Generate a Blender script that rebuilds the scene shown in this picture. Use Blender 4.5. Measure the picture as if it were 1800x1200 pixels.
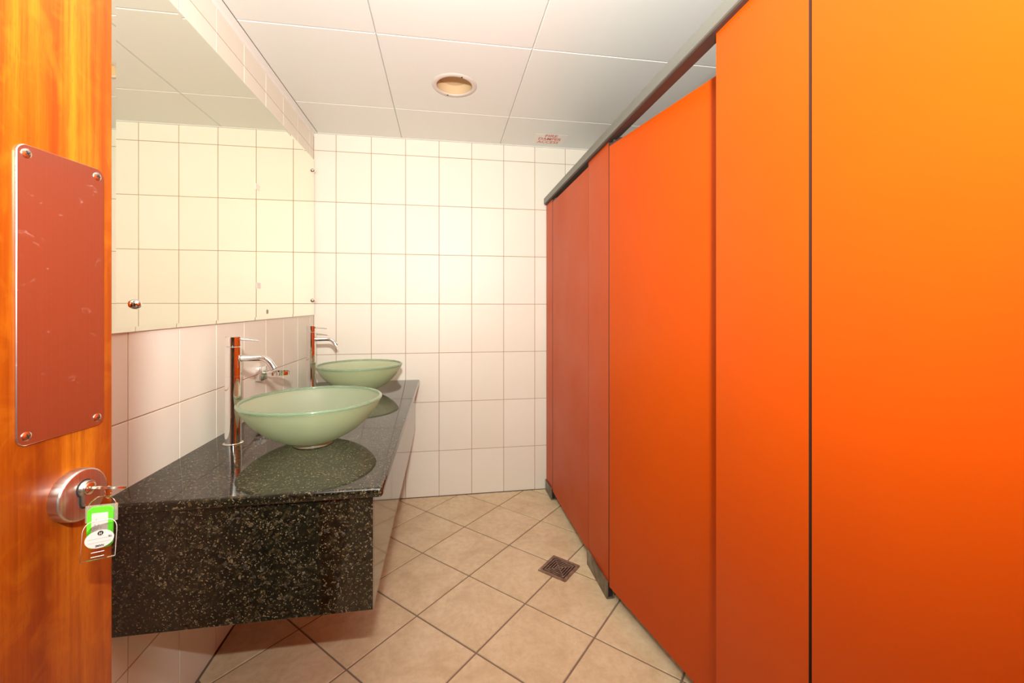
import bpy, bmesh, math, random
from mathutils import Vector, Matrix
random.seed(7)
S = bpy.context.scene
COL = S.collection
for o in list(bpy.data.objects):
    bpy.data.objects.remove(o)

# ------------------------------------------------------------------ camera
F_PX, CY, YAW = 743.45, 542.3, 0.1591
CAM = Vector((0.755, -2.633, 1.149))
cd = bpy.data.cameras.new('camera')
cd.sensor_fit = 'HORIZONTAL'; cd.sensor_width = 36.0
cd.lens = F_PX * 36.0 / 1800.0
cd.shift_y = (CY - 600.0) / 1800.0
cd.clip_start = 0.02; cd.clip_end = 50
co = bpy.data.objects.new('camera', cd); COL.objects.link(co)
co.location = CAM
co.rotation_euler = (math.pi / 2, 0, -YAW)
S.camera = co

# ------------------------------------------------------------------ world, exposure
w = bpy.data.worlds.new('world'); S.world = w; w.use_nodes = True
w.node_tree.nodes['Background'].inputs[0].default_value = (1.0, 0.93, 0.84, 1)
w.node_tree.nodes['Background'].inputs[1].default_value = 0.05
S.view_settings.view_transform = 'Standard'; S.view_settings.look = 'None'
S.view_settings.gamma = 1.0; S.view_settings.use_curve_mapping = False
S.view_settings.exposure = 0.0

# ------------------------------------------------------------------ room numbers
RX = 2.75            # right wall inside the stalls
FY = -4.25           # front wall behind the camera
CZ = 2.178           # ceiling
STX = 1.397          # face of the stall fronts
# the photographer's flash, held just above and behind the camera and tipped up
fl_ = bpy.data.lights.new('camera_flash', 'AREA'); fl_.shape = 'DISK'; fl_.size = .09
fl_.energy = 74.0; fl_.color = (.965, .955, .915)
fo = bpy.data.objects.new('camera_flash', fl_); COL.objects.link(fo)
fo.location = (.77, -2.78, 1.50); fo.rotation_euler = (math.radians(90 + 34), 0, math.radians(-3))

# ------------------------------------------------------------------ materials
def mat(name, base=(.8, .8, .8), rough=.5, metal=0.0, **kw):
    m = bpy.data.materials.new(name); m.use_nodes = True
    p = m.node_tree.nodes['Principled BSDF']
    p.inputs['Base Color'].default_value = (*base, 1)
    p.inputs['Roughness'].default_value = rough
    p.inputs['Metallic'].default_value = metal
    for k, v in kw.items():
        p.inputs[k.replace('_', ' ')].default_value = v
    return m
class NT:
    def __init__(s, m):
        s.t = m.node_tree; s.p = s.t.nodes['Principled BSDF']
    def n(s, typ, **kw):
        nd = s.t.nodes.new(typ)
        for k, v in kw.items():
            if hasattr(nd, k): setattr(nd, k, v)
            else: nd.inputs[k.replace('_', ' ')].default_value = v
        return nd
    def l(s, a, b): s.t.links.new(a, b)
    def coords(s, scale=(1, 1, 1), kind='Object'):
        tc = s.n('ShaderNodeTexCoord'); mp = s.n('ShaderNodeMapping')
        mp.inputs['Scale'].default_value = scale
        s.l(tc.outputs[kind], mp.inputs['Vector']); return mp.outputs['Vector']
    def ramp(s, fac, stops, interp='LINEAR'):
        r = s.n('ShaderNodeValToRGB'); r.color_ramp.interpolation = interp
        e = r.color_ramp.elements
        while len(e) < len(stops): e.new(0.5)
        for el, (pos, c) in zip(e, stops):
            el.position = pos; el.color = (*c, 1) if len(c) == 3 else c
        s.l(fac, r.inputs['Fac']); return r.outputs['Color']
    def mix(s, fac, a, b, mode='MIX'):
        m = s.n('ShaderNodeMix', data_type='RGBA', blend_type=mode)
        for sock, v in ((m.inputs['Factor'], fac), (m.inputs['A'], a), (m.inputs['B'], b)):
            pass
        fa = [i for i in m.inputs if i.name == 'Factor' and i.type == 'VALUE'][0]
        A = [i for i in m.inputs if i.name == 'A' and i.type == 'RGBA'][0]
        B = [i for i in m.inputs if i.name == 'B' and i.type == 'RGBA'][0]
        for sock, v in ((fa, fac), (A, a), (B, b)):
            if isinstance(v, (int, float)): sock.default_value = v
            elif isinstance(v, tuple): sock.default_value = (*v, 1)
            else: s.l(v, sock)
        return [o for o in m.outputs if o.type == 'RGBA'][0]
    def bump(s, h, strength, dist=.002):
        b = s.n('ShaderNodeBump'); b.inputs['Strength'].default_value = strength
        b.inputs['Distance'].default_value = dist
        s.l(h, b.inputs['Height']); s.l(b.outputs['Normal'], s.p.inputs['Normal'])
    def noise(s, vec, scale, detail=3, rough=.5, dist=0):
        n = s.n('ShaderNodeTexNoise'); n.inputs['Scale'].default_value = scale
        n.inputs['Detail'].default_value = detail; n.inputs['Roughness'].default_value = rough
        n.inputs['Distortion'].default_value = dist
        s.l(vec, n.inputs['Vector']); return n.outputs['Fac']
    def voronoi(s, vec, scale, out='Color', rand=1.0):
        n = s.n('ShaderNodeTexVoronoi'); n.inputs['Scale'].default_value = scale
        n.inputs['Randomness'].default_value = rand
        s.l(vec, n.inputs['Vector']); return n.outputs[out]
    def base(s, c): s.l(c, s.p.inputs['Base Color'])

M = {}
# wall tiles: cream glazed ceramic
m = mat('cream_glazed_tile', (.80, .71, .61), .44, Specular_IOR_Level=.5); n = NT(m)
oi = n.n('ShaderNodeObjectInfo')
v = n.coords((1, 1, 1))
c1 = n.ramp(oi.outputs['Random'], [(0, (.77, .725, .61)), (1, (.80, .76, .655))])
nz = n.noise(v, 5, 2)
n.base(n.mix(n.ramp(nz, [(.35, (0, 0, 0)), (.75, (.25, .25, .25))]), c1, (.73, .665, .55)))
n.bump(n.noise(v, 7, 1), .22, .004); M['tile'] = m
M['grout'] = mat('grout', (.42, .29, .18), .9)
M['floor_grout'] = mat('floor_grout', (.24, .165, .115), .95)
# floor tiles
m = mat('beige_stone_tile', (.6, .45, .3), .42); n = NT(m)
v = n.coords((1, 1, 1)); oi = n.n('ShaderNodeObjectInfo')
va = n.n('ShaderNodeVectorMath'); va.operation = 'ADD'; n.l(v, va.inputs[0])
cx = n.n('ShaderNodeCombineXYZ'); mu = n.n('ShaderNodeMath'); mu.operation = 'MULTIPLY'; mu.inputs[1].default_value = 31
n.l(oi.outputs['Random'], mu.inputs[0]); n.l(mu.outputs[0], cx.inputs[0]); n.l(mu.outputs[0], cx.inputs[1]); n.l(cx.outputs[0], va.inputs[1])
vv = va.outputs[0]
c1 = n.ramp(n.noise(vv, 7, 6, .65, .6), [(.30, (.60, .45, .265)), (.52, (.72, .575, .365)), (.72, (.78, .645, .44))])
c2 = n.ramp(n.noise(vv, 38, 4, .7), [(.42, (0, 0, 0)), (.70, (.45, .45, .45))])
n.base(n.mix(c2, c1, (.52, .37, .21))); n.bump(n.noise(vv, 30, 4), .25, .002); M['floor'] = m
# ceiling
m = mat('white_metal_ceiling', (.77, .785, .745), .38); n = NT(m)
v = n.coords((1, 1, 1)); n.bump(n.noise(v, 3, 1), .06, .01); M['ceiling'] = m
M['ceiling_trim'] = mat('white_angle_trim', (.82, .80, .76), .4)
M['unlit_corridor'] = mat('unlit_corridor_dark', (.10, .09, .08), .7)  # darkness of the unlit corridor put into the front wall's colour
M['plaster'] = mat('cream_plaster', (.78, .72, .64), .7)
# orange laminate
def laminate(name, base, alt):
    m = mat(name, base, .36, Specular_IOR_Level=.22); n = NT(m)
    v = n.coords((1, 1, 1))
    c = n.mix(n.ramp(n.noise(v, 1.6, 3), [(.35, (0, 0, 0)), (.7, (1, 1, 1))]), base, alt)
    # fine pale scuffs
    vs = n.coords((3, 14, 2.2))
    sc = n.ramp(n.noise(vs, 6.5, 5, .7, 1.0), [(.70, (0, 0, 0)), (.80, (.28, .28, .28))])
    n.base(n.mix(sc, c, (.62, .14, .03)))
    n.l(n.ramp(n.noise(v, 3.0, 4), [(.3, (.36,) * 3), (.7, (.48,) * 3)]), n.p.inputs['Roughness'])
    return m
M['orange'] = laminate('orange_laminate', (.55, .072, .0005), (.51, .062, .0005))
M['orange_edge'] = mat('dark_laminate_edge', (.045, .02, .012), .5)
# wood
m = mat('varnished_reddish_wood', (.5, .15, .02), .30, Specular_IOR_Level=.22, Coat_Weight=.06, Coat_Roughness=.12); n = NT(m)
v = n.coords((1, 17, .42)); v2 = n.coords((1, 110, 3.0)); v3 = n.coords((1, 9, 7)); v4 = n.coords((1, 60, 1.1))
c1 = n.ramp(n.noise(v, 1.7, 5, .66, .35), [(.34, (.22, .036, .002)), (.46, (.30, .063, .002)), (.56, (.37, .095, .003)), (.68, (.48, .155, .006))])
c2 = n.mix(n.ramp(n.noise(v2, 1.5, 5, .75), [(.48, (0, 0, 0)), (.70, (.75, .75, .75))]), c1, (.20, .032, .002))
v5 = n.coords((1, 520, 40)); fk = n.ramp(n.noise(v5, 1.3, 3, .7), [(.56, (0, 0, 0)), (.70, (.55, .55, .55))])
c3 = n.mix(n.ramp(n.noise(v3, 3.0, 3, .6, 1.2), [(.48, (0, 0, 0)), (.70, (.35, .35, .35))]), c2, (.48, .155, .006))
c3 = n.mix(fk, c3, (.20, .035, .002))
c4 = n.mix(n.ramp(n.noise(v4, 1.5, 2), [(.58, (0, 0, 0)), (.72, (.5, .5, .5))]), c3, (.19, .030, .002))
n.base(c4); n.bump(n.noise(v2, 1.5, 3), .05, .001); M['wood'] = m
# metals
M['chrome'] = mat('chrome', (.86, .86, .86), .04, 1.0)
m = mat('brushed_steel', (.66, .62, .58), .30, 1.0); n = NT(m)
v = n.coords((1, 260, 2)); nn = n.noise(v, 2.0, 4)
n.l(n.ramp(nn, [(.3, (.26,) * 3), (.7, (.42,) * 3)]), n.p.inputs['Roughness'])
n.base(n.ramp(nn, [(.3, (.58, .52, .48)), (.7, (.70, .65, .60))])); M['steel'] = m
m = mat('worn_plate_steel', (.62, .52, .49), .26, 1.0); n = NT(m)
v = n.coords((1, 420, 1.2)); nn = n.noise(v, 2.0, 3)
vs = n.coords((1, 22, 34)); sc = n.ramp(n.noise(vs, 2.2, 5, .7, 1.5), [(.62, (0, 0, 0)), (.72, (.8, .8, .8))])
n.base(n.mix(sc, n.ramp(nn, [(.3, (.63, .55, .52)), (.7, (.66, .58, .55))]), (.76, .70, .66)))
n.l(n.ramp(sc, [(0, (.29,) * 3), (1, (.55,) * 3)]), n.p.inputs['Roughness']); M['plate'] = m
M['screw'] = mat('screw_steel', (.72, .68, .62), .2, 1.0)
M['dark_slot'] = mat('dark_slot', (.012, .009, .007), .8)  # near-black: painted shade in the shoe hollow and drain, else dark details
M['rail'] = mat('satin_aluminium', (.21, .215, .185), .42, .30)
M['rail_dark'] = mat('dark_groove_and_pivot', (.055, .035, .028), .5)  # painted shadow of the groove under the rail, also the black pivots
m = mat('dull_shoe_metal', (.30, .28, .24), .42, .7); n = NT(m)
n.base(n.ramp(n.noise(n.coords(), 20, 4), [(.35, (.15, .13, .10)), (.65, (.34, .31, .26))])); M['shoe'] = m
m = mat('bronze_drain', (.25, .15, .1), .45, .35); n = NT(m)
n.base(n.ramp(n.noise(n.coords(), 60, 4), [(.35, (.20, .12, .085)), (.65, (.36, .24, .17))])); M['drain'] = m
# mirror
M['mirror'] = mat('silvered_glass', (.90, .915, .79), .0, 1.0)
M['mirror_edge'] = mat('mirror_edge_glass', (.50, .52, .40), .15, .2)
# granite
m = mat('polished_dark_granite', (.02, .02, .015), .06, Specular_IOR_Level=.5, IOR=1.62); n = NT(m)
v = n.coords()
dn = n.n('ShaderNodeTexNoise'); dn.inputs['Scale'].default_value = 130; n.l(v, dn.inputs['Vector'])
vm = n.n('ShaderNodeVectorMath'); vm.operation = 'MULTIPLY_ADD'
vm.inputs[1].default_value = (.010, .010, .010); n.l(dn.outputs['Color'], vm.inputs[0]); n.l(v, vm.inputs[2])
vd = vm.outputs[0]
b0 = n.ramp(n.noise(v, 75, 8, .78), [(.40, (.003, .0026, .0016)), (.50, (.007, .0065, .0035)), (.58, (.020, .017, .008)), (.70, (.062, .048, .024))])
clus = n.ramp(n.noise(v, 15, 4, .6), [(.40, (.05,) * 3), (.64, (.85,) * 3)])
s1 = n.n('ShaderNodeSeparateColor'); n.l(n.voronoi(vd, 165), s1.inputs[0])
f1 = n.ramp(s1.outputs[0], [(.74, (0, 0, 0)), (.86, (.85, .85, .85))])
f1 = n.mix(1.0, f1, n.ramp(n.noise(v, 190, 5, .8), [(.40, (.1,) * 3), (.60, (1, 1, 1))]), 'MULTIPLY')
hue = n.ramp(s1.outputs[1], [(0, (.055, .046, .018)), (.35, (.20, .125, .045)), (.65, (.11, .080, .033)), (.85, (.15, .15, .14)), (1, (.30, .22, .12))])
c1 = n.mix(n.mix(1.0, f1, clus, 'MULTIPLY'), b0, hue)
s2 = n.n('ShaderNodeSeparateColor'); n.l(n.voronoi(vd, 420), s2.inputs[0])
k2 = n.ramp(s2.outputs[0], [(.925, (0, 0, 0)), (.96, (.55, .55, .55))])
n.base(n.mix(k2, c1, (.31, .24, .14))); M['granite'] = m
# frosted glass
m = mat('frosted_green_glass', (.82, .915, .67), .34, Transmission_Weight=.82, IOR=1.40); M['frosted'] = m
M['glass_rim'] = mat('green_glass_rim', (.52, .72, .50), .06, Transmission_Weight=.75, IOR=1.5)
M['ring_seal'] = mat('clear_mounting_ring', (.38, .33, .21), .15, Transmission_Weight=.4)
# downlight
M['lamp_ring'] = mat('off_white_ring', (.66, .60, .54), .4)
M['lamp_lens_off'] = mat('yellowed_lens', (.56, .41, .235), .7, Specular_IOR_Level=.2)
# prints and tags
M['sticker_white'] = mat('white_sticker', (.84, .80, .74), .45)
M['red_print'] = mat('red_print', (.72, .07, .05), .5)
M['black_print'] = mat('black_print', (.02, .02, .02), .5)
M['grey_print'] = mat('grey_print', (.30, .30, .30), .5)
M['green_plastic'] = mat('bright_green_plastic', (.12, .80, .03), .3)
M['paper'] = mat('white_paper', (.60, .58, .54), .6)
M['acrylic'] = mat('clear_acrylic', (.97, .96, .94), .03, Transmission_Weight=1.0, IOR=1.3)
M['clear_film'] = mat('cloudy_clear_plastic', (.80, .74, .62), .2, Transmission_Weight=.75, IOR=1.2)
M['key'] = mat('nickel_key', (.74, .66, .54), .22, 1.0)

# ------------------------------------------------------------------ builders
def setp(o, label=None, cat=None, group=None, kind=None):
    if label: o['label'] = label
    if cat: o['category'] = cat
    if group: o['group'] = group
    if kind: o['kind'] = kind
    return o
def thing(name, loc=(0, 0, 0), rz=0, label=None, cat=None, group=None, kind=None):
    o = bpy.data.objects.new(name, None); COL.objects.link(o); o.empty_display_size = .05
    o.location = loc; o.rotation_euler = (0, 0, rz)
    return setp(o, label, cat, group, kind)
def finish(bm, name, m, parent=None, smooth=False, angle=40):
    """link a bmesh (in the parent's local space, or world space for a top-level mesh)"""
    bmesh.ops.recalc_face_normals(bm, faces=bm.faces[:])
    me = bpy.data.meshes.new(name)
    if parent is None:
        xs = [v.co for v in bm.verts]
        c = Vector(((min(v.x for v in xs) + max(v.x for v in xs)) / 2, (min(v.y for v in xs) + max(v.y for v in xs)) / 2, min(v.z for v in xs)))
        bmesh.ops.translate(bm, vec=-c, verts=bm.verts[:])
    bm.to_mesh(me); bm.free()
    for mm in (m if isinstance(m, (list, tuple)) else [m]): me.materials.append(mm)
    if smooth:
        for p in me.polygons: p.use_smooth = True
        me.set_sharp_from_angle(angle=math.radians(angle))
    o = bpy.data.objects.new(name, me); COL.objects.link(o)
    if parent is None: o.location = c
    else: o.parent = parent
    return o
def inst(name, me, parent, loc=(0, 0, 0), rot=(0, 0, 0)):
    o = bpy.data.objects.new(name, me); COL.objects.link(o); o.parent = parent
    o.location = loc; o.rotation_euler = rot; return o
def bx(bm, x0, x1, y0, y1, z0, z1, bevel=0, seg=1):
    r = bmesh.ops.create_cube(bm, size=1.0, matrix=Matrix.Translation(((x0 + x1) / 2, (y0 + y1) / 2, (z0 + z1) / 2)) @ Matrix.Diagonal((x1 - x0, y1 - y0, z1 - z0, 1)))
    if bevel:
        es = list({e for v in r['verts'] for e in v.link_edges})
        bmesh.ops.bevel(bm, geom=es, offset=bevel, segments=seg, affect='EDGES', profile=.5)
    return bm
def box(name, m, parent, x0, x1, y0, y1, z0, z1, bevel=0, seg=1):
    return finish(bx(bmesh.new(), x0, x1, y0, y1, z0, z1, bevel, seg), name, m, parent, smooth=bevel > 0)
def lathe(bm, prof, n=32, axis='Z', centre=(0, 0, 0), close=False):
    """prof: list of (r, h); axis Z, X or Y; a radius of 0 makes a pole"""
    rings = []
    for r, h in prof:
        ring = []
        k = 1 if r < 1e-7 else n
        for i in range(k):
            a = 2 * math.pi * i / n
            u, v = r * math.cos(a), r * math.sin(a)
            p = (u, v, h) if axis == 'Z' else ((h, u, v) if axis == 'X' else (u, h, v))
            ring.append(bm.verts.new(Vector(p) + Vector(centre)))
        rings.append(ring)
    pairs = list(zip(rings[:-1], rings[1:]))
    if close: pairs.append((rings[-1], rings[0]))
    for A, B in pairs:
        for i in range(n):
            j = (i + 1) % n
            if len(A) == 1 and len(B) == 1: continue
            if len(A) == 1: bm.faces.new((A[0], B[i], B[j]))
            elif len(B) == 1: bm.faces.new((A[i], A[j], B[0]))
            else: bm.faces.new((A[i], A[j], B[j], B[i]))
    return bm
def tube(bm, pts, radii, n=16, cap=True, closed=False):
    pts = [Vector(p) for p in pts]
    if not isinstance(radii, (list, tuple)): radii = [radii] * len(pts)
    rings = []; up = None
    for i, p in enumerate(pts):
        if closed: t = pts[(i + 1) % len(pts)] - pts[i - 1]
        else: t = pts[min(i + 1, len(pts) - 1)] - pts[max(i - 1, 0)]
        t.normalize()
        if up is None:
            up = Vector((0, 0, 1)) if abs(t.z) < .9 else Vector((0, 1, 0))
        a = t.cross(up).normalized(); b = a.cross(t).normalized(); up = b
        rings.append([bm.verts.new(p + radii[i] * (math.cos(2 * math.pi * k / n) * a + math.sin(2 * math.pi * k / n) * b)) for k in range(n)])
    pr = list(zip(rings[:-1], rings[1:])) + ([(rings[-1], rings[0])] if closed else [])
    for A, B in pr:
        for k in range(n):
            bm.faces.new((A[k], A[(k + 1) % n], B[(k + 1) % n], B[k]))
    if cap and not closed:
        bm.faces.new(rings[0]); bm.faces.new(rings[-1])
    return bm
def clip(poly, a, b, c):
    """keep the side a*x+b*y<=c of a convex polygon"""
    out = []
    for i, p in enumerate(poly):
        q = poly[(i + 1) % len(poly)]
        dp, dq = a * p[0] + b * p[1] - c, a * q[0] + b * q[1] - c
        if dp <= 0: out.append(p)
        if dp * dq < 0:
            t = dp / (dp - dq); out.append((p[0] + t * (q[0] - p[0]), p[1] + t * (q[1] - p[1])))
    return out
def area(poly): return .5 * sum(p[0] * q[1] - q[0] * p[1] for p, q in zip(poly, poly[1:] + poly[:1]))
def inset(poly, d):
    out = list(poly)
    for p, q in zip(poly, poly[1:] + poly[:1]):
        ex, ey = q[0] - p[0], q[1] - p[1]; L = math.hypot(ex, ey)
        if L < 1e-6: continue
        nx, ny = ey / L, -ex / L
        out = clip(out, nx, ny, nx * p[0] + ny * p[1] - d)
        if len(out) < 3: return []
    return out
def slab(bm, poly, z0, z1, ch):
    """convex tile with a chamfered top"""
    top = inset(poly, ch)
    if len(top) != len(poly): top = None
    b = [bm.verts.new((*p, z0)) for p in poly]
    s = [bm.verts.new((*p, z1 - (ch if top else 0))) for p in poly]
    k = len(poly)
    for i in range(k): bm.faces.new((b[i], b[(i + 1) % k], s[(i + 1) % k], s[i]))
    if top:
        # the clipped polygon may start at another corner: pair by nearest
        t = []
        for p in poly: t.append(min(top, key=lambda q: (q[0] - p[0]) ** 2 + (q[1] - p[1]) ** 2))
        tv = [bm.verts.new((*p, z1)) for p in t]
        for i in range(k): bm.faces.new((s[i], s[(i + 1) % k], tv[(i + 1) % k], tv[i]))
        bm.faces.new(tv)
    else: bm.faces.new(s)
    return bm
def text_mesh(name, body, size, m, parent, matrix, align='CENTER', extrude=0.0, bold=0.0):
    c = bpy.data.curves.new(name, 'FONT'); c.body = body; c.size = size; c.align_x = align; c.align_y = 'CENTER'
    c.extrude = extrude; c.offset = bold; c.resolution_u = 3
    t = bpy.data.objects.new(name + '_tmp', c); COL.objects.link(t)
    dg = bpy.context.evaluated_depsgraph_get()
    me = bpy.data.meshes.new_from_object(t.evaluated_get(dg))
    bpy.data.objects.remove(t); bpy.data.curves.remove(c)
    me.transform(matrix); me.materials.clear(); me.materials.append(m); me.name = name
    o = bpy.data.objects.new(name, me); COL.objects.link(o); o.parent = parent
    return o
def copy_tree(o, parent=None):
    c = o.copy(); COL.objects.link(c)
    if parent: c.parent = parent
    for ch in [x for x in bpy.data.objects if x.parent == o]: copy_tree(ch, c)
    return c

# ------------------------------------------------------------------ setting: floor
fl = finish(bx(bmesh.new(), -.05, RX, FY, .05, -.06, -.0035), 'floor', M['floor_grout'])
setp(fl, 'beige stone-look floor tiles laid diagonally with brown grout', 'floor', kind='structure')
TS, OX, OY = .2923, .8607, -.3909
r2 = math.sqrt(.5)
def world_to_local(o, x, y, z=0): return (x - o.location.x, y - o.location.y, z - o.location.z)
full = [(0, -TS * r2), (TS * r2, 0), (0, TS * r2), (-TS * r2, 0)]
bm = slab(bmesh.new(), inset(full, .0032), -.006, 0.0, .0018)
bmesh.ops.recalc_face_normals(bm, faces=bm.faces[:])
fme = bpy.data.meshes.new('floor_tile'); bm.to_mesh(fme); bm.free(); fme.materials.append(M['floor'])
zone = (0.0015, RX, FY + .0, -.0015)
for a in range(-16, 24):
    for b in range(-16, 24):
        cxp = OX + TS * r2 * (a - b); cyp = OY - TS * r2 * (a + b) - TS * r2
        poly = [(cxp + p[0], cyp + p[1]) for p in full]
        q = clip(clip(clip(clip(poly, -1, 0, -zone[0]), 1, 0, zone[1]), 0, -1, -zone[2]), 0, 1, zone[3])
        if len(q) < 3 or area(q) < 1e-4: continue
        zz = random.uniform(-.0006, .0)
        if abs(area(q) - TS * TS) < 1e-6:
            inst('floor_tile', fme, fl, world_to_local(fl, cxp, cyp, zz), (0, 0, random.choice((0, 1, 2, 3)) * math.pi / 2))
        else:
            q = inset(q, .0032)
            if len(q) < 3 or area(q) < 1e-4: continue
            ax, ay = sum(p[0] for p in q) / len(q), sum(p[1] for p in q) / len(q)
            bm = slab(bmesh.new(), [(p[0] - ax, p[1] - ay) for p in q], -.006, 0, .0018)
            t = finish(bm, 'floor_tile', M['floor'], fl); t.location = world_to_local(fl, ax, ay, zz)

# ------------------------------------------------------------------ setting: tiled walls
ZL = [0.0] + [2.0778 - .3 * k for k in range(6, -1, -1)] + [CZ + .012]
tile_cache = {}
def tiled_wall(wall, axis, ulines, sign):
    """axis 'x': wall in the plane y=0 (tiles along x); axis 'y': wall in the plane x=0"""
    for u0, u1 in zip(ulines[:-1], ulines[1:]):
        for z0, z1 in zip(ZL[:-1], ZL[1:]):
            wdt, hgt = abs(u1 - u0), z1 - z0
            if wdt < .012: continue
            key = (round(wdt, 4), round(hgt, 4), axis)
            if key not in tile_cache:
                g = .0015
                poly = [(-wdt / 2 + g, -hgt / 2 + g), (wdt / 2 - g, -hgt / 2 + g), (wdt / 2 - g, hgt / 2 - g), (-wdt / 2 + g, hgt / 2 - g)]
                bm = slab(bmesh.new(), poly, 0, .0065, .0009)
                rot = Matrix.Rotation(math.pi / 2, 4, 'X') if axis == 'x' else (Matrix.Rotation(math.pi / 2, 4, 'Z') @ Matrix.Rotation(math.pi / 2, 4, 'X'))
                bmesh.ops.transform(bm, matrix=rot, verts=bm.verts[:])
                bmesh.ops.recalc_face_normals(bm, faces=bm.faces[:])
                me = bpy.data.meshes.new('wall_tile'); bm.to_mesh(me); bm.free(); me.materials.append(M['tile'])
                tile_cache[key] = me
            um, zm = (u0 + u1) / 2, (z0 + z1) / 2
            p = (um, .0065, zm) if axis == 'x' else (-.0065, um, zm)
            j = lambda: random.gauss(0, .0022 if axis == 'x' else .0007)
            inst('wall_tile', tile_cache[key], wall, Vector(p) - wall.location, (j(), 0, j()) if axis == 'x' else (0, j(), j()))
wb = finish(bx(bmesh.new(), -.06, RX, .0015, .10, 0, CZ + .15), 'wall_back', M['grout'])
setp(wb, 'back wall of cream glazed rectangular tiles with tan grout', 'wall', kind='structure')
tiled_wall(wb, 'x', [0.0] + [.1244 + .2 * i for i in range(0, 13)] + [RX], 1)
wl = finish(bx(bmesh.new(), -.10, -.0015, FY, .0, 0, CZ + .15), 'wall_left', M['grout'])
setp(wl, 'left wall of cream glazed tiles behind the basins', 'wall', kind='structure')
tiled_wall(wl, 'y', [0.0] + [-.0746 - .2 * i for i in range(0, 15)] + [-2.95], 1)
setp(finish(bx(bmesh.new(), RX, RX + .1, FY, .0, 0, CZ + .15), 'wall_right', M['plaster']), 'cream wall behind the toilet stalls', 'wall', kind='structure')
setp(finish(bx(bmesh.new(), -.1, RX + .1, FY - .1, FY, 0, CZ + .15), 'wall_front', M['unlit_corridor']), 'wall behind the camera, coloured dark for the unlit corridor', 'wall', kind='structure')

# ------------------------------------------------------------------ setting: ceiling
ce = finish(bx(bmesh.new(), -.1, RX + .1, FY - .1, .1, CZ + .15, CZ + .2), 'ceiling', M['plaster'])
setp(ce, 'suspended ceiling of square white metal panels', 'ceiling', kind='structure')
XL = [.022, .502, 1.102, 1.702, 2.302, RX - .004]
YL = [-.012, -.39, -.99, -1.59, -2.19, -2.79, -3.39, -3.99, FY + .004]
DOWN = [(.802, -.665)]
HOLE = .086
def ceil_panel(x0, x1, y0, y1, hole=None):
    bm = bmesh.new(); g = .0007; ch = .0035; zt = CZ + .02
    x0 += g; x1 -= g; y0 += g; y1 -= g
    def ring(d, z): return [bm.verts.new(p) for p in ((x0 + d, y0 + d, z), (x1 - d, y0 + d, z), (x1 - d, y1 - d, z), (x0 + d, y1 - d, z))]
    A, B, Cc = ring(0, zt), ring(0, CZ + ch), ring(ch, CZ)
    for P, Q in ((A, B), (B, Cc)):
        for i in range(4): bm.faces.new((P[i], P[(i + 1) % 4], Q[(i + 1) % 4], Q[i]))
    if not hole: bm.faces.new(Cc)
    else:
        N = 32; hx, hy = hole
        circ = [bm.verts.new((hx + HOLE * math.cos(2 * math.pi * (i + .5) / N - 3 * math.pi / 4), hy + HOLE * math.sin(2 * math.pi * (i + .5) / N - 3 * math.pi / 4), CZ)) for i in range(N)]
        q = N // 4
        for s in range(4):
            a, b = Cc[s], Cc[(s + 1) % 4]
            for i in range(q - 1): 
                v1, v2 = circ[s * q + i], circ[s * q + i + 1]
                bm.faces.new((a if i < q / 2 - 1 else b, v2, v1)) if True else None
            mid = circ[s * q + q // 2 - 1]
            bm.faces.new((a, b, mid))
            bm.faces.new((b, circ[(s * q + q) % N], circ[s * q + q - 1]))
    return bm
for x0, x1 in zip(XL[:-1], XL[1:]):
    for y1, y0 in zip(YL[:-1], YL[1:]):
        h = [d for d in DOWN if x0 < d[0] < x1 and y0 < d[1] < y1]
        bm = ceil_panel(x0, x1, y0, y1, h[0] if h else None)
        bmesh.ops.translate(bm, vec=-ce.location, verts=bm.verts[:])
        bmesh.ops.remove_doubles(bm, verts=bm.verts[:], dist=1e-6)
        o = finish(bm, 'ceiling_panel', M['ceiling'], ce)
# perimeter angle
bm = bmesh.new(); bx(bm, -.0005, .0225, FY + .01, -.001, CZ - .003, CZ + .001); bx(bm, .0, .0018, FY + .01, -.001, CZ - .020, CZ)
setp(finish(bm, 'trim_1', M['ceiling_trim']), 'white metal angle between the left wall and ceiling', 'trim', kind='structure')
bm = bmesh.new(); bx(bm, .024, RX, -.0125, .0, CZ - .0025, CZ + .001)
setp(finish(bm, 'trim_2', M['ceiling_trim']), 'white metal angle between the back wall and ceiling', 'trim', kind='structure')

# ------------------------------------------------------------------ wooden entrance door
TH = math.radians(7.73); DW = .85
FE = Vector((.364, -2.059, 0))
HG = FE - DW * Vector((math.sin(TH), math.cos(TH), 0))
setp(finish(bx(bmesh.new(), -.0, HG.x - .05, HG.y - .10, HG.y - .005, 0, CZ), 'wall_entrance', M['plaster']), 'cream wall beside the entrance, behind the wooden door', 'wall', kind='structure')
door = thing('door_1', HG, -TH, 'open varnished reddish-brown wooden door at the left edge', 'door', kind='structure')
box('door_leaf', M['wood'], door, -.042, 0, 0, DW, .006, 2.06, .0015, 2)
def rrect(y0, y1, z0, z1, r, n=6):
    pts = []
    for cy, cz, a0 in ((y1 - r, z1 - r, 0), (y0 + r, z1 - r, 90), (y0 + r, z0 + r, 180), (y1 - r, z0 + r, 270)):
        for i in range(n + 1):
            a = math.radians(a0 + 90 * i / n); pts.append((cy + r * math.cos(a), cz + r * math.sin(a)))
    return pts
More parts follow.
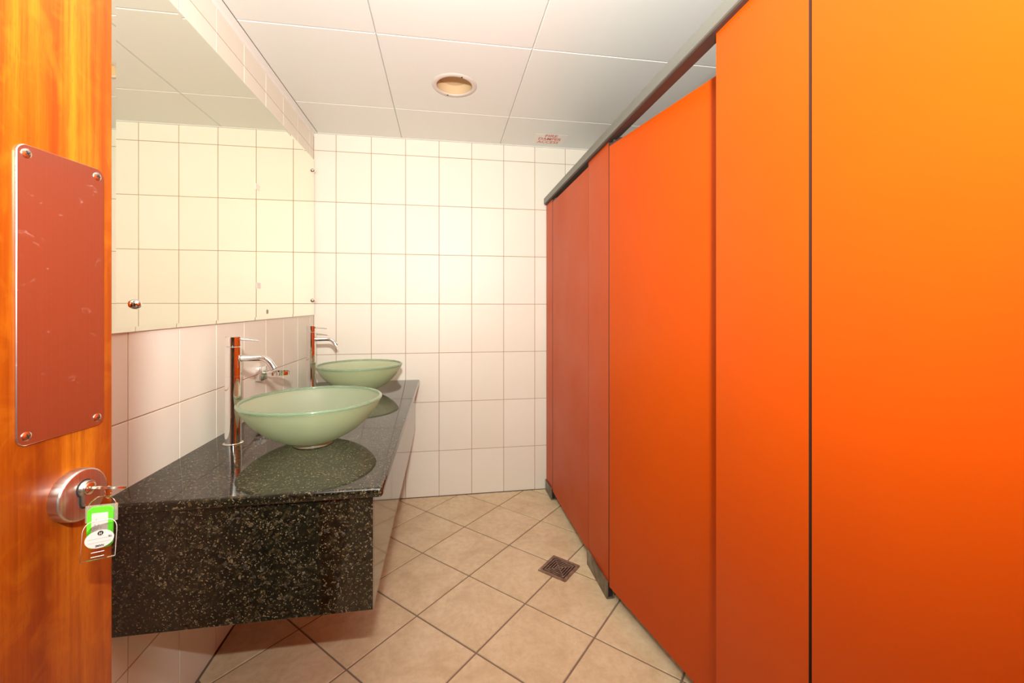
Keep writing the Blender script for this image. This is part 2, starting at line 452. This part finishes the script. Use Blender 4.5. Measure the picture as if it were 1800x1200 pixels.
def plate_x(bm, pts, x0, x1, ch):
    """extruded outline in the yz plane, chamfered towards x1"""
    cy, cz = sum(p[0] for p in pts) / len(pts), sum(p[1] for p in pts) / len(pts)
    ins = inset(pts, ch) if area(pts) > 0 else pts
    R = [[bm.verts.new((x0, *p)) for p in pts], [bm.verts.new((x1 - ch, *p)) for p in pts]]
    def shr(p):
        d = math.hypot(p[0] - cy, p[1] - cz)
        sy = max(abs(q[0] - cy) for q in pts); sz = max(abs(q[1] - cz) for q in pts)
        return (cy + (p[0] - cy) * (1 - ch / sy), cz + (p[1] - cz) * (1 - ch / sz))
    R.append([bm.verts.new((x1, *shr(p))) for p in pts])
    k = len(pts)
    for A, B in zip(R[:-1], R[1:]):
        for i in range(k): bm.faces.new((A[i], A[(i + 1) % k], B[(i + 1) % k], B[i]))
    bm.faces.new(R[0]); bm.faces.new(R[-1])
    return bm
py0, py1, pz0, pz1 = DW - .1015, DW - .0123, 1.0155, 1.309
pp = finish(plate_x(bmesh.new(), rrect(py0, py1, pz0, pz1, .009), 0, .0018, .0006), 'push_plate', M['plate'], door)
pp['label'] = 'scratched steel push plate reflecting orange'
for sy in (py0 + .0085, py1 - .0085):
    for sz in (pz0 + .009, pz1 - .009):
        bm = lathe(bmesh.new(), [(.0046, .0016), (.0046, .0023), (.0030, .0031), (0, .0033)], 20, 'X', (0, sy, sz))
        sc = finish(bm, 'screw', M['screw'], pp, True)
        bm = bmesh.new(); bx(bm, .0030, .0036, sy - .0024, sy + .0024, sz - .0004, sz + .0004); bx(bm, .0030, .0036, sy - .0004, sy + .0004, sz - .0024, sz + .0024)
        bmesh.ops.rotate(bm, cent=(0, sy, sz), matrix=Matrix.Rotation(random.uniform(0, 1.5), 3, 'X'), verts=bm.verts[:])
        # the cross slot belongs to the plate's screw; three levels at most
        so = finish(bm, 'screw_slot', M['dark_slot'], pp)
# lock
LY, LZ = DW - .0460, .9475
ro = finish(lathe(bmesh.new(), [(0, 0), (.0275, 0), (.0275, .0095), (.0262, .0115), (.0253, .0118), (0, .0118)], 48, 'X', (0, LY, LZ)), 'lock_rosette', M['steel'], door, True)
ro['label'] = 'round brushed steel lock rosette'
def euro(rt, wl, hl, n=20):
    pts = []
    a0 = math.asin(wl / rt)
    for i in range(n + 1):
        a = -math.pi / 2 + a0 + (2 * math.pi - 2 * a0) * i / n
        pts.append((rt * math.cos(a), rt * math.sin(a)))
    for i in range(7):
        a = math.pi + math.pi * i / 6
        pts.append((wl * math.cos(a), -hl + wl * math.sin(a)))
    return pts
pts = [(LY + .0005 + p[0], LZ + .0065 + p[1]) for p in euro(.0085, .0050, .0150)]
finish(plate_x(bmesh.new(), pts, .0119, .0165, .0006), 'lock_cylinder', M['steel'], ro, True)
bm = lathe(bmesh.new(), [(.0066, .0166), (.0066, .0180), (.0055, .0188), (0, .0188)], 24, 'X', (0, LY + .0005, LZ + .0065))
finish(bm, 'lock_plug', M['screw'], ro, True)
pts = [(LY + .0005 + p[0], LZ + .0065 + p[1]) for p in euro(.0098, .0064, .0155)]
finish(plate_x(bmesh.new(), pts, .0116, .0122, .0002), 'cylinder_recess', M['dark_slot'], ro)

# keys in the lock (same local frame as the door)
kb = thing('key_bunch', HG, -TH, 'key in the lock of the wooden door with green and clear tags', 'keys')
KZ = LZ + .0068; KY = LY + .0005
bm = bmesh.new(); bx(bm, .0188, .029, KY - .0024, KY + .0024, KZ - .0016, KZ + .0016, .0006)
lobe = []
for i in range(28):
    a = 2 * math.pi * i / 28
    lobe.append((.0400 + .0135 * math.cos(a), KY + .0105 * math.sin(a)))
lo = [bm.verts.new((*p, KZ - .0011)) for p in lobe]; hi = [bm.verts.new((*p, KZ + .0011)) for p in lobe]
bm.faces.new(lo); bm.faces.new(hi)
for i in range(28): bm.faces.new((lo[i], lo[(i + 1) % 28], hi[(i + 1) % 28], hi[i]))
bmesh.ops.rotate(bm, cent=(0, KY, KZ), matrix=Matrix.Rotation(math.radians(-21), 3, 'X'), verts=bm.verts[:])
finish(bm, 'key', M['key'], kb, True)
def ring_pts(c, r, tilt, n=36, face=(0, -1, 0)):
    fv = Vector(face).normalized(); a = Vector((0, 0, 1)).cross(fv).normalized(); b = fv.cross(a)
    return [Vector(c) + r * (math.cos(2 * math.pi * i / n) * a + math.sin(2 * math.pi * i / n) * b) for i in range(n)]
finish(tube(bmesh.new(), ring_pts((.0375, KY - .001, KZ - .0045), .0062, 0, face=(1, .35, .1)), .00055, 8, closed=True), 'small_ring', M['chrome'], kb, True)
finish(tube(bmesh.new(), ring_pts((.0385, KY - .010, KZ - .0185), .0128, 0, face=(.25, -1, .25)), .0007, 8, closed=True), 'key_ring', M['chrome'], kb, True)
# tags: outline in (u, v), u to the right seen from the room, turned a little
def tag_frame(c, yaw, roll):
    return Matrix.Translation(c) @ Matrix.Rotation(yaw, 4, 'Z') @ Matrix.Rotation(roll, 4, 'Y') @ Matrix.Rotation(math.pi / 2, 4, 'X')
def tag_plate(name, outline, t, m, fr, z0=0.0, hole=None):
    bm = bmesh.new()
    A = [bm.verts.new((*p, z0)) for p in outline]; B = [bm.verts.new((*p, z0 + t)) for p in outline]
    k = len(outline)
    bm.faces.new(A); bm.faces.new(B)
    for i in range(k): bm.faces.new((A[i], A[(i + 1) % k], B[(i + 1) % k], B[i]))
    bmesh.ops.transform(bm, matrix=fr, verts=bm.verts[:])
    return finish(bm, name, m, kb)
G = tag_frame((.0405, KY - .0125, KZ - .0345), math.radians(18), math.radians(1)) @ Matrix.Diagonal((.80, .86, 1, 1))
gt = tag_plate('green_tag', rrect(-.0135, .0135, -.026, .0235, .006), .0022, M['green_plastic'], G); gt['label'] = 'bright green plastic tag'
tag_plate('tag_sleeve', rrect(-.0170, .0170, .004, .0250, .001), .0006, M['clear_film'], G, -.0012)
tag_plate('paper_label', rrect(-.0085, .0085, -.024, .0165, .001), .0003, M['paper'], G, .0022)
for i, (vv_, ww_) in enumerate(((.0085, .004), (.002, .009), (-.002, .011), (-.006, .010))):
    text_mesh('label_writing', ('L', 'A E', 'OFF T', 'FIRE')[i], .0044, M['grey_print'], kb, G @ Matrix.Translation((-.003, vv_, .0027)))
A = tag_frame((.0490, KY - .0235, KZ - .0440), math.radians(36), math.radians(3)) @ Matrix.Diagonal((.70, .83, 1, 1))
out = [(-.0185, -.0225), (.0185, -.0225)] + [(.0185 - .010 + .010 * math.cos(math.radians(a)), .0115 + .013 * math.sin(math.radians(a))) for a in range(0, 91, 15)] + [(-.0185 + .010 + .010 * math.cos(math.radians(a)), .0115 + .013 * math.sin(math.radians(a))) for a in range(90, 181, 15)]
ac = tag_plate('acrylic_tag', out, .0030, M['acrylic'], A); ac['label'] = 'clear acrylic tag with white oval'
k = len(out)
edge = [A @ Vector((*p, .0015)) for p in out]
finish(tube(bmesh.new(), edge, .0003, 6, closed=True), 'tag_rim', M['sticker_white'], kb, True)
slot = [A @ Vector((*p, .0032)) for p in ((-.0075, -.0185), (.0065, -.0185), (.0065, -.0130), (-.0075, -.0130))]
for a_, b_ in ((0, 1), (2, 3)):
    finish(tube(bmesh.new(), [slot[a_], slot[b_]], .0003, 6), 'tag_slot_edge', M['sticker_white'], kb)
ov = [(.0158 * math.cos(2 * math.pi * i / 40) + .0005, .0110 * math.sin(2 * math.pi * i / 40) + .0025) for i in range(40)]
tag_plate('oval_label', ov, .0003, M['paper'], A, .0031)
dk = [(.0032 * math.cos(2 * math.pi * i / 24) + .0012, .0028 * math.sin(2 * math.pi * i / 24) + .0098) for i in range(24)]
tag_plate('oval_emblem', dk, .0002, M['black_print'], A, .0035)
R180 = Matrix.Rotation(math.pi, 4, 'Z')
text_mesh('emblem_writing', 'H', .0040, M['paper'], kb, A @ Matrix.Translation((.0012, .0098, .0040)) @ R180, bold=.0001)
text_mesh('oval_writing', 'NAME', .0034, M['black_print'], kb, A @ Matrix.Translation((.0012, -.0052, .0038)) @ R180, bold=.00012)
text_mesh('oval_writing', 'TEL', .0028, M['black_print'], kb, A @ Matrix.Translation((.0118, .0045, .0038)) @ R180, bold=.0001)
for vv_ in (.0035, -.0010):
    bm = bmesh.new(); bx(bm, -.0115, .0125, vv_ - .00012, vv_ + .00012, .0034, .0036)
    bmesh.ops.transform(bm, matrix=A, verts=bm.verts[:]); finish(bm, 'oval_line', M['grey_print'], kb)

# ------------------------------------------------------------------ granite vanity
ZT = .717
bm = bmesh.new()
outl = [(.0005, -1.577), (.585, -1.577), (.609, -1.565), (.609, -.030), (.585, -.004), (.0005, -.004)]
def counter_slab(bm, x1, y0, y1, z0, z1, r):
    bx(bm, .0005, x1, y0, y1, z0, z1)
    es = []
    for e in bm.edges:
        a, b = e.verts
        top = abs((a.co.z + b.co.z) / 2 - z1) < 1e-4; bot = abs((a.co.z + b.co.z) / 2 - z0) < 1e-4
        front = abs(a.co.x - x1) < 1e-4 and abs(b.co.x - x1) < 1e-4
        end = abs(a.co.y - y0) < 1e-4 and abs(b.co.y - y0) < 1e-4
        if front or end: 
            if (top or bot) or (front and end) or front: es.append(e)
    bmesh.ops.bevel(bm, geom=es, offset=r, segments=4, affect='EDGES', profile=.5)
counter_slab(bm, .609, -1.577, -.004, ZT - .024, ZT, .0085)
ct = finish(bm, 'granite_countertop', M['granite'], None, True, 60)
setp(ct, 'polished dark granite countertop with rounded edges carrying two glass basins', 'countertop')
ap = thing('granite_vanity_apron', (.29, -.80, .412), 0, 'dark speckled granite apron boxing in the space below the countertop', 'vanity')
def wbox(name, m, parent, x0, x1, y0, y1, z0, z1, bevel=0, seg=1):
    L = parent.location
    return box(name, m, parent, x0 - L.x, x1 - L.x, y0 - L.y, y1 - L.y, z0 - L.z, z1 - L.z, bevel, seg)
wbox('end_panel', M['granite'], ap, .0005, .583, -1.557, -1.537, .412, ZT - .0245, .0012)
wbox('front_panel', M['granite'], ap, .563, .583, -1.5368, -.004, .412, ZT - .0245, .0012)

# ------------------------------------------------------------------ glass basins
def make_basin(label):
    t = thing('glass_basin', (0, 0, 0), 0, label, 'basin', 'frosted glass basins on the granite top')
    R, H, b0, r0, th = .2125, .141, .010, .060, .0100
    prof_o, prof_i = [], []
    N = 20
    def arc(ra, za, rb, zb):
        c = (rb * rb + zb * zb - ra * ra - za * za) / (2 * (zb - za)); rad = math.hypot(rb, zb - c)
        a0, a1 = math.atan2(ra, c - za), math.atan2(rb, c - zb)
        return [(rad * math.sin(a0 + (a1 - a0) * i / N), c - rad * math.cos(a0 + (a1 - a0) * i / N)) for i in range(N + 1)]
    prof_o = arc(r0, b0, R, H); prof_i = arc(r0 - .004, b0 + th, R - th, H)
    bm = bmesh.new()
    prof = [(0.016, b0)] + prof_o[:-1] + [(R - .0008, H - .004), (R - .002, H - .0006)]
    prof += [(R - th + .002, H - .0006), (R - th, H - .003)] + prof_i[-2::-1] + [(.016, b0 + th)]
    lathe(bm, prof, 72, close=True)
    bowl = finish(bm, 'bowl', M['frosted'], t, True, 50)
    bm = bmesh.new()
    tube(bm, [(math.cos(2 * math.pi * i / 72) * (R - th / 2), math.sin(2 * math.pi * i / 72) * (R - th / 2), H) for i in range(72)], .0056, 10, closed=True)
    finish(bm, 'rim', M['glass_rim'], bowl, True)
    finish(lathe(bmesh.new(), [(.047, .0002), (.0605, .0002), (.0605, .005), (.057, .0098), (.047, .0098)], 48, close=True), 'mounting_ring', M['ring_seal'], t, True)
    finish(lathe(bmesh.new(), [(0, .0225), (.013, .0225), (.022, .0235), (.027, .0215), (.027, .0208), (.0155, .0205), (.0150, .0015), (0, .0015)], 32), 'drain_waste', M['chrome'], t, True)
    return t
b1 = make_basin('nearer of the two frosted green glass vessel basins on the granite top')
b1.location = (.338, -1.185, ZT)
b2 = copy_tree(b1); b2['label'] = 'farther frosted green glass vessel basin, next to the back wall'
b2.location = (.325, -.345, ZT)

# ------------------------------------------------------------------ taps
def make_tap(label):
    t = thing('basin_tap', (0, 0, 0), 0, label, 'tap', 'tall chrome basin taps')
    r = .0232; H = .343
    finish(lathe(bmesh.new(), [(0, .0003), (.0285, .0003), (.0285, .0018), (.0272, .0030), (.0235, .0034), (0, .0034)], 40), 'base_ring', M['chrome'], t, True)
    finish(lathe(bmesh.new(), [(0, .0034), (r, .0034), (r, .215), (r - .0007, .2155), (r - .0007, .2168), (r, .2173), (r, .3085), (r - .001, .3095), (0, .3095)], 40), 'body', M['chrome'], t, True)
    cap = finish(lathe(bmesh.new(), [(0, .3112), (r - .0012, .3112), (r, .3122), (r, H - .0015), (r - .0015, H), (0, H)], 40), 'cap', M['chrome'], t, True)
    finish(tube(bmesh.new(), [(.015, 0, .334), (.040, 0, .3325), (.078, 0, .3275)], [.0036, .0033, .0030], 12), 'lever', M['chrome'], cap, True)
    pts = [(.012, 0, .272), (.045, 0, .2725), (.080, 0, .273)]
    for i in range(1, 9):
        a = math.radians(58) * i / 8
        pts.append((.080 + .040 * math.sin(a), 0, .273 - .040 * (1 - math.cos(a))))
    e = Vector(pts[-1]); d = Vector((math.cos(math.radians(58)), 0, -math.sin(math.radians(58))))
    pts.append(tuple(e + d * .014))
    sp = finish(tube(bmesh.new(), pts, .0098, 20), 'spout', M['chrome'], t, True)
    finish(tube(bmesh.new(), [e + d * .0142, e + d * .021], .0103, 20), 'aerator', M['chrome'], sp, True)
    finish(lathe(bmesh.new(), [(.0112, .0225), (.0122, .0235), (.0122, .0245), (0.0112, .0255)], 24, 'X', (0, 0, .272), close=True), 'spout_collar', M['chrome'], t, True)
    return t
t1 = make_tap('nearer tall chrome basin tap beside the soap holder'); t1.location = (.086, -1.150, ZT); t1.rotation_euler.z = math.radians(-3)
t2 = copy_tree(t1); t2['label'] = 'farther tall chrome basin tap in the corner by the back wall'; t2.location = (.070, -.288, ZT); t2.rotation_euler.z = math.radians(0)

# soap holder on the left wall
sh = thing('soap_holder', (0, -.757, .884), 0, 'small chrome wall bracket with a ring holder above the countertop', 'holder')
box('wall_plate', M['chrome'], sh, .0, .026, -.027, .027, -.028, .028, .0015, 2)
finish(tube(bmesh.new(), [(.0262, 0, 0), (.058, 0, 0)], .0042, 12), 'arm', M['chrome'], sh, True)
finish(lathe(bmesh.new(), [(.029, -.007), (.0335, -.007), (.0335, .007), (.029, .007)], 40, 'Z', (.089, 0, 0), close=True), 'ring', M['chrome'], sh, True, 30)

# ------------------------------------------------------------------ mirror
my0, my1 = -1.535, -.010
mi = thing('wall_mirror', (0, (my0 + my1) / 2, 1.10), 0, 'large frameless mirror with polished slanted edges on the wall above the basins', 'mirror')
bm = bmesh.new(); L = mi.location
def mring(x, d): return [bm.verts.new((x, y - L.y, z - L.z)) for y, z in ((my0 + d, 1.092 + d), (my1 - d, 1.113 + d), (my1 - d, 2.018 - d), (my0 + d, 1.997 - d))]
R = [mring(.0012, 0), mring(.0056, 0), mring(.0062, .012)]
for A_, B_ in zip(R[:-1], R[1:]):
    for i in range(4): bm.faces.new((A_[i], A_[(i + 1) % 4], B_[(i + 1) % 4], B_[i]))
bm.faces.new(R[0]); bm.faces.new(R[-1])
mg = finish(bm, 'mirror_glass', [M['mirror'], M['mirror_edge']], mi)
for p in mg.data.polygons:
    if abs(p.normal.x) < .05: p.material_index = 1
for y, z in ((-1.462, 1.160), (-.042, 1.945), (-.042, 1.196), (-1.462, 1.93)):
    finish(lathe(bmesh.new(), [(0, .0063), (.0125, .0063), (.0120, .0100), (.0085, .0165), (.004, .0192), (0, .0196)], 28, 'X', (0, y - L.y, z - L.z)), 'screw_cap', M['chrome'], mi, True)
for y, z, sy, sz in ((-.771, 1.642, .018, .022), (-.762, 1.243, .020, .024)):
    bm = bmesh.new(); bx(bm, .0063, .0068, y - sy - L.y, y + sy - L.y, z - sz / 2 - L.z, z + sz / 2 - L.z)
    finish(bm, 'sticker_remnant', M['sticker_white'], mi)
finish(lathe(bmesh.new(), [(0, .0063), (.010, .0063), (.010, .0069), (0, .0069)], 20, 'X', (0, -.675 - L.y, 1.136 - L.z)), 'sticker_remnant', M['ring_seal'], mi)

# ------------------------------------------------------------------ toilet stall fronts
ZP0, ZP1 = .066, 1.806      # pilaster bottom / top
T = .018
def dark_edges(o):
    for p in o.data.polygons:
        if abs(p.normal.x) < .5: p.material_index = 1
def pilaster(label, y0, y1):
    t = thing('stall_pilaster', (STX + T / 2, (y0 + y1) / 2, 0), 0, label, 'partition', 'orange stall pilasters')
    pn = wbox('panel', [M['orange'], M['orange_edge']], t, STX, STX + T, y0, y1, ZP0, ZP1)
    dark_edges(pn)
    bm = bmesh.new()
    h = (y1 - y0) / 2 - .002
    bx(bm, -T / 2 - .008, -T / 2 - .0005, -h, h, .0005, ZP0 + .002, .001)          # front cheek
    bx(bm, T / 2 + .0005, T / 2 + .008, -h, h, .0005, ZP0 + .002, .001)            # back cheek
    bx(bm, -T / 2 - .0004, T / 2 + .0004, -h, h, .0005, .006)
    finish(bm, 'shoe', M['shoe'], t)
    bm = bmesh.new(); bx(bm, -T / 2 + .002, T / 2 - .002, -h + .006, h - .006, .006, ZP0 - .0005)
    finish(bm, 'shoe_hollow_shade', M['dark_slot'], t)  # dark block standing for the shade in the hollow shoe channel
    return t
pilaster('narrow orange stall pilaster in the corner by the back wall', -.165, -.012)
pilaster('orange stall pilaster between the two farther doors, above the floor drain', -1.043, -.806)
pilaster('wide bright orange stall pilaster between the ajar door and the nearest door', -1.972, -1.712)
pilaster('orange stall pilaster behind the nearest stall door, by the entrance', -2.90, -2.635)
def stall_door(label, hinge_y, width, ang):
    t = thing('stall_door', (STX + .0005, hinge_y, ZP0), ang, label, 'stall door', 'orange stall doors')
    dark_edges(box('door_panel', [M['orange'], M['orange_edge']], t, 0, T, -width, 0, -.012, 1.722))
    for z0, z1 in ((1.7225, 1.739), (-.028, -.0125)):
        finish(lathe(bmesh.new(), [(0, z0), (.006, z0), (.006, z1), (0, z1)], 14, 'Z', (T / 2, -.022, 0)), 'pivot', M['rail_dark'], t)
    bm = bmesh.new(); bx(bm, .001, T - .001, -.075, -.002, 1.7222, 1.7305); finish(bm, 'pivot_cover', M['rail_dark'], t)
    return t
stall_door('closed dull orange stall door nearest the back wall', -.1705, .632, 0)
stall_door('orange stall door standing slightly ajar inward, its top edge below the rail', -1.049, .655, math.radians(10.2))
stall_door('closed orange stall door at the right edge of the picture', -1.978, .652, 0)
hr = thing('stall_head_rail', (1.40, -1.45, ZP1), 0, 'long grey metal head rail along the top of the orange stalls', 'rail')
wbox('rail_channel', M['rail'], hr, 1.380, 1.424, -2.90, -.012, ZP1 + .006, ZP1 + .042, .003, 2)
wbox('rail_groove_shadow', M['rail_dark'], hr, 1.386, 1.420, -2.90, -.014, ZP1 + .0005, ZP1 + .0059)  # dark strip standing for the black shadow in the groove below the rail
setp(finish(bx(bmesh.new(), 1.385, RX, -3.0, -2.902, 0, CZ), 'wall_entrance_side', M['plaster']), 'cream wall closing the row of stalls', 'wall', kind='structure')

# ------------------------------------------------------------------ floor drain
dr = thing('floor_drain', (1.257, -.820, 0), math.pi / 4, 'square bronze floor drain grate with concentric slots', 'drain')
def sq_ring(bm, a, wd, z0, z1):
    for s in (-1, 1):
        bx(bm, -a, a, s * a - (wd if s > 0 else 0), s * a + (0 if s > 0 else wd), z0, z1)
        bx(bm, s * a - (wd if s > 0 else 0), s * a + (0 if s > 0 else wd), -a + wd, a - wd, z0, z1)
bm = bmesh.new(); sq_ring(bm, .0675, .013, .0002, .0055); finish(bm, 'frame', M['drain'], dr)
bm = bmesh.new(); bx(bm, -.055, .055, -.055, .055, .0002, .0012); finish(bm, 'slot_shade_plate', M['dark_slot'], dr)  # dark plate standing for the shade seen through the grate slots
for a in (.0485, .0375, .0265, .0155):
    bm = bmesh.new(); sq_ring(bm, a, .0044, .0026, .0050); finish(bm, 'grate_bar', M['drain'], dr)
finish(bx(bmesh.new(), -.006, .006, -.006, .006, .0013, .0055), 'grate_centre', M['drain'], dr)
bm = bmesh.new()
for s in (0, math.pi / 2):
    b2_ = bmesh.new(); bx(b2_, -.0640, .0640, -.0016, .0016, .0026, .0046)
    bmesh.ops.rotate(b2_, cent=(0, 0, 0), matrix=Matrix.Rotation(s + math.pi / 4, 3, 'Z'), verts=b2_.verts[:])
    me = bpy.data.meshes.new('tmp'); b2_.to_mesh(me); b2_.free(); bm.from_mesh(me); bpy.data.meshes.remove(me)
finish(bm, 'grate_spider', M['drain'], dr)
for s in (-1, 1):
    finish(lathe(bmesh.new(), [(.0045, .0054), (.0045, .0064), (0, .0068)], 14, 'Z', (s * .061, -s * .061, 0)), 'screw', M['screw'], dr, True)

# ------------------------------------------------------------------ downlights
t = thing('ceiling_downlight', (*DOWN[0], CZ), 0, 'round recessed downlight, unlit, in the white panel ceiling', 'downlight')
rg = finish(lathe(bmesh.new(), [(.080, .004), (.082, -.004), (.088, -.0055), (.098, -.0045), (.1035, -.0005), (.1035, .0), (.085, .0)], 56, close=True), 'trim_ring', M['lamp_ring'], t, True)
finish(lathe(bmesh.new(), [(0, .040), (.04, .040), (.066, .034), (.078, .018), (.0805, -.001)], 48), 'lens', M['lamp_lens_off'], t, True)
for a in (-70, 110):
    a = math.radians(a)
    finish(lathe(bmesh.new(), [(.0038, -.0050), (.0038, -.0066), (0, -.007)], 12, 'Z', (.089 * math.cos(a), .089 * math.sin(a), 0)), 'screw', M['dark_slot'], rg)

# ------------------------------------------------------------------ fire damper sticker
st = thing('ceiling_sticker', (1.387, -.132, CZ), 0, 'white ceiling sticker with red fire damper access lettering', 'sticker')
finish(bx(bmesh.new(), -.097, .097, -.069, .069, -.0010, -.0002), 'backing', M['sticker_white'], st)
for i, (wd, wid) in enumerate((('FIRE', .074), ('DAMPER', .140), ('ACCESS', .134))):
    o = text_mesh('lettering', wd, .050, M['red_print'], st, Matrix.Identity(4), bold=.0007)
    xs = [v.co.x for v in o.data.vertices]
    k = wid / (max(xs) - min(xs))
    o.data.transform(Matrix.Translation((.0, -.048 + .046 * i, -.0013)) @ Matrix.Rotation(math.pi, 4, 'X') @ Matrix.Diagonal((k, 1, 1, 1)))
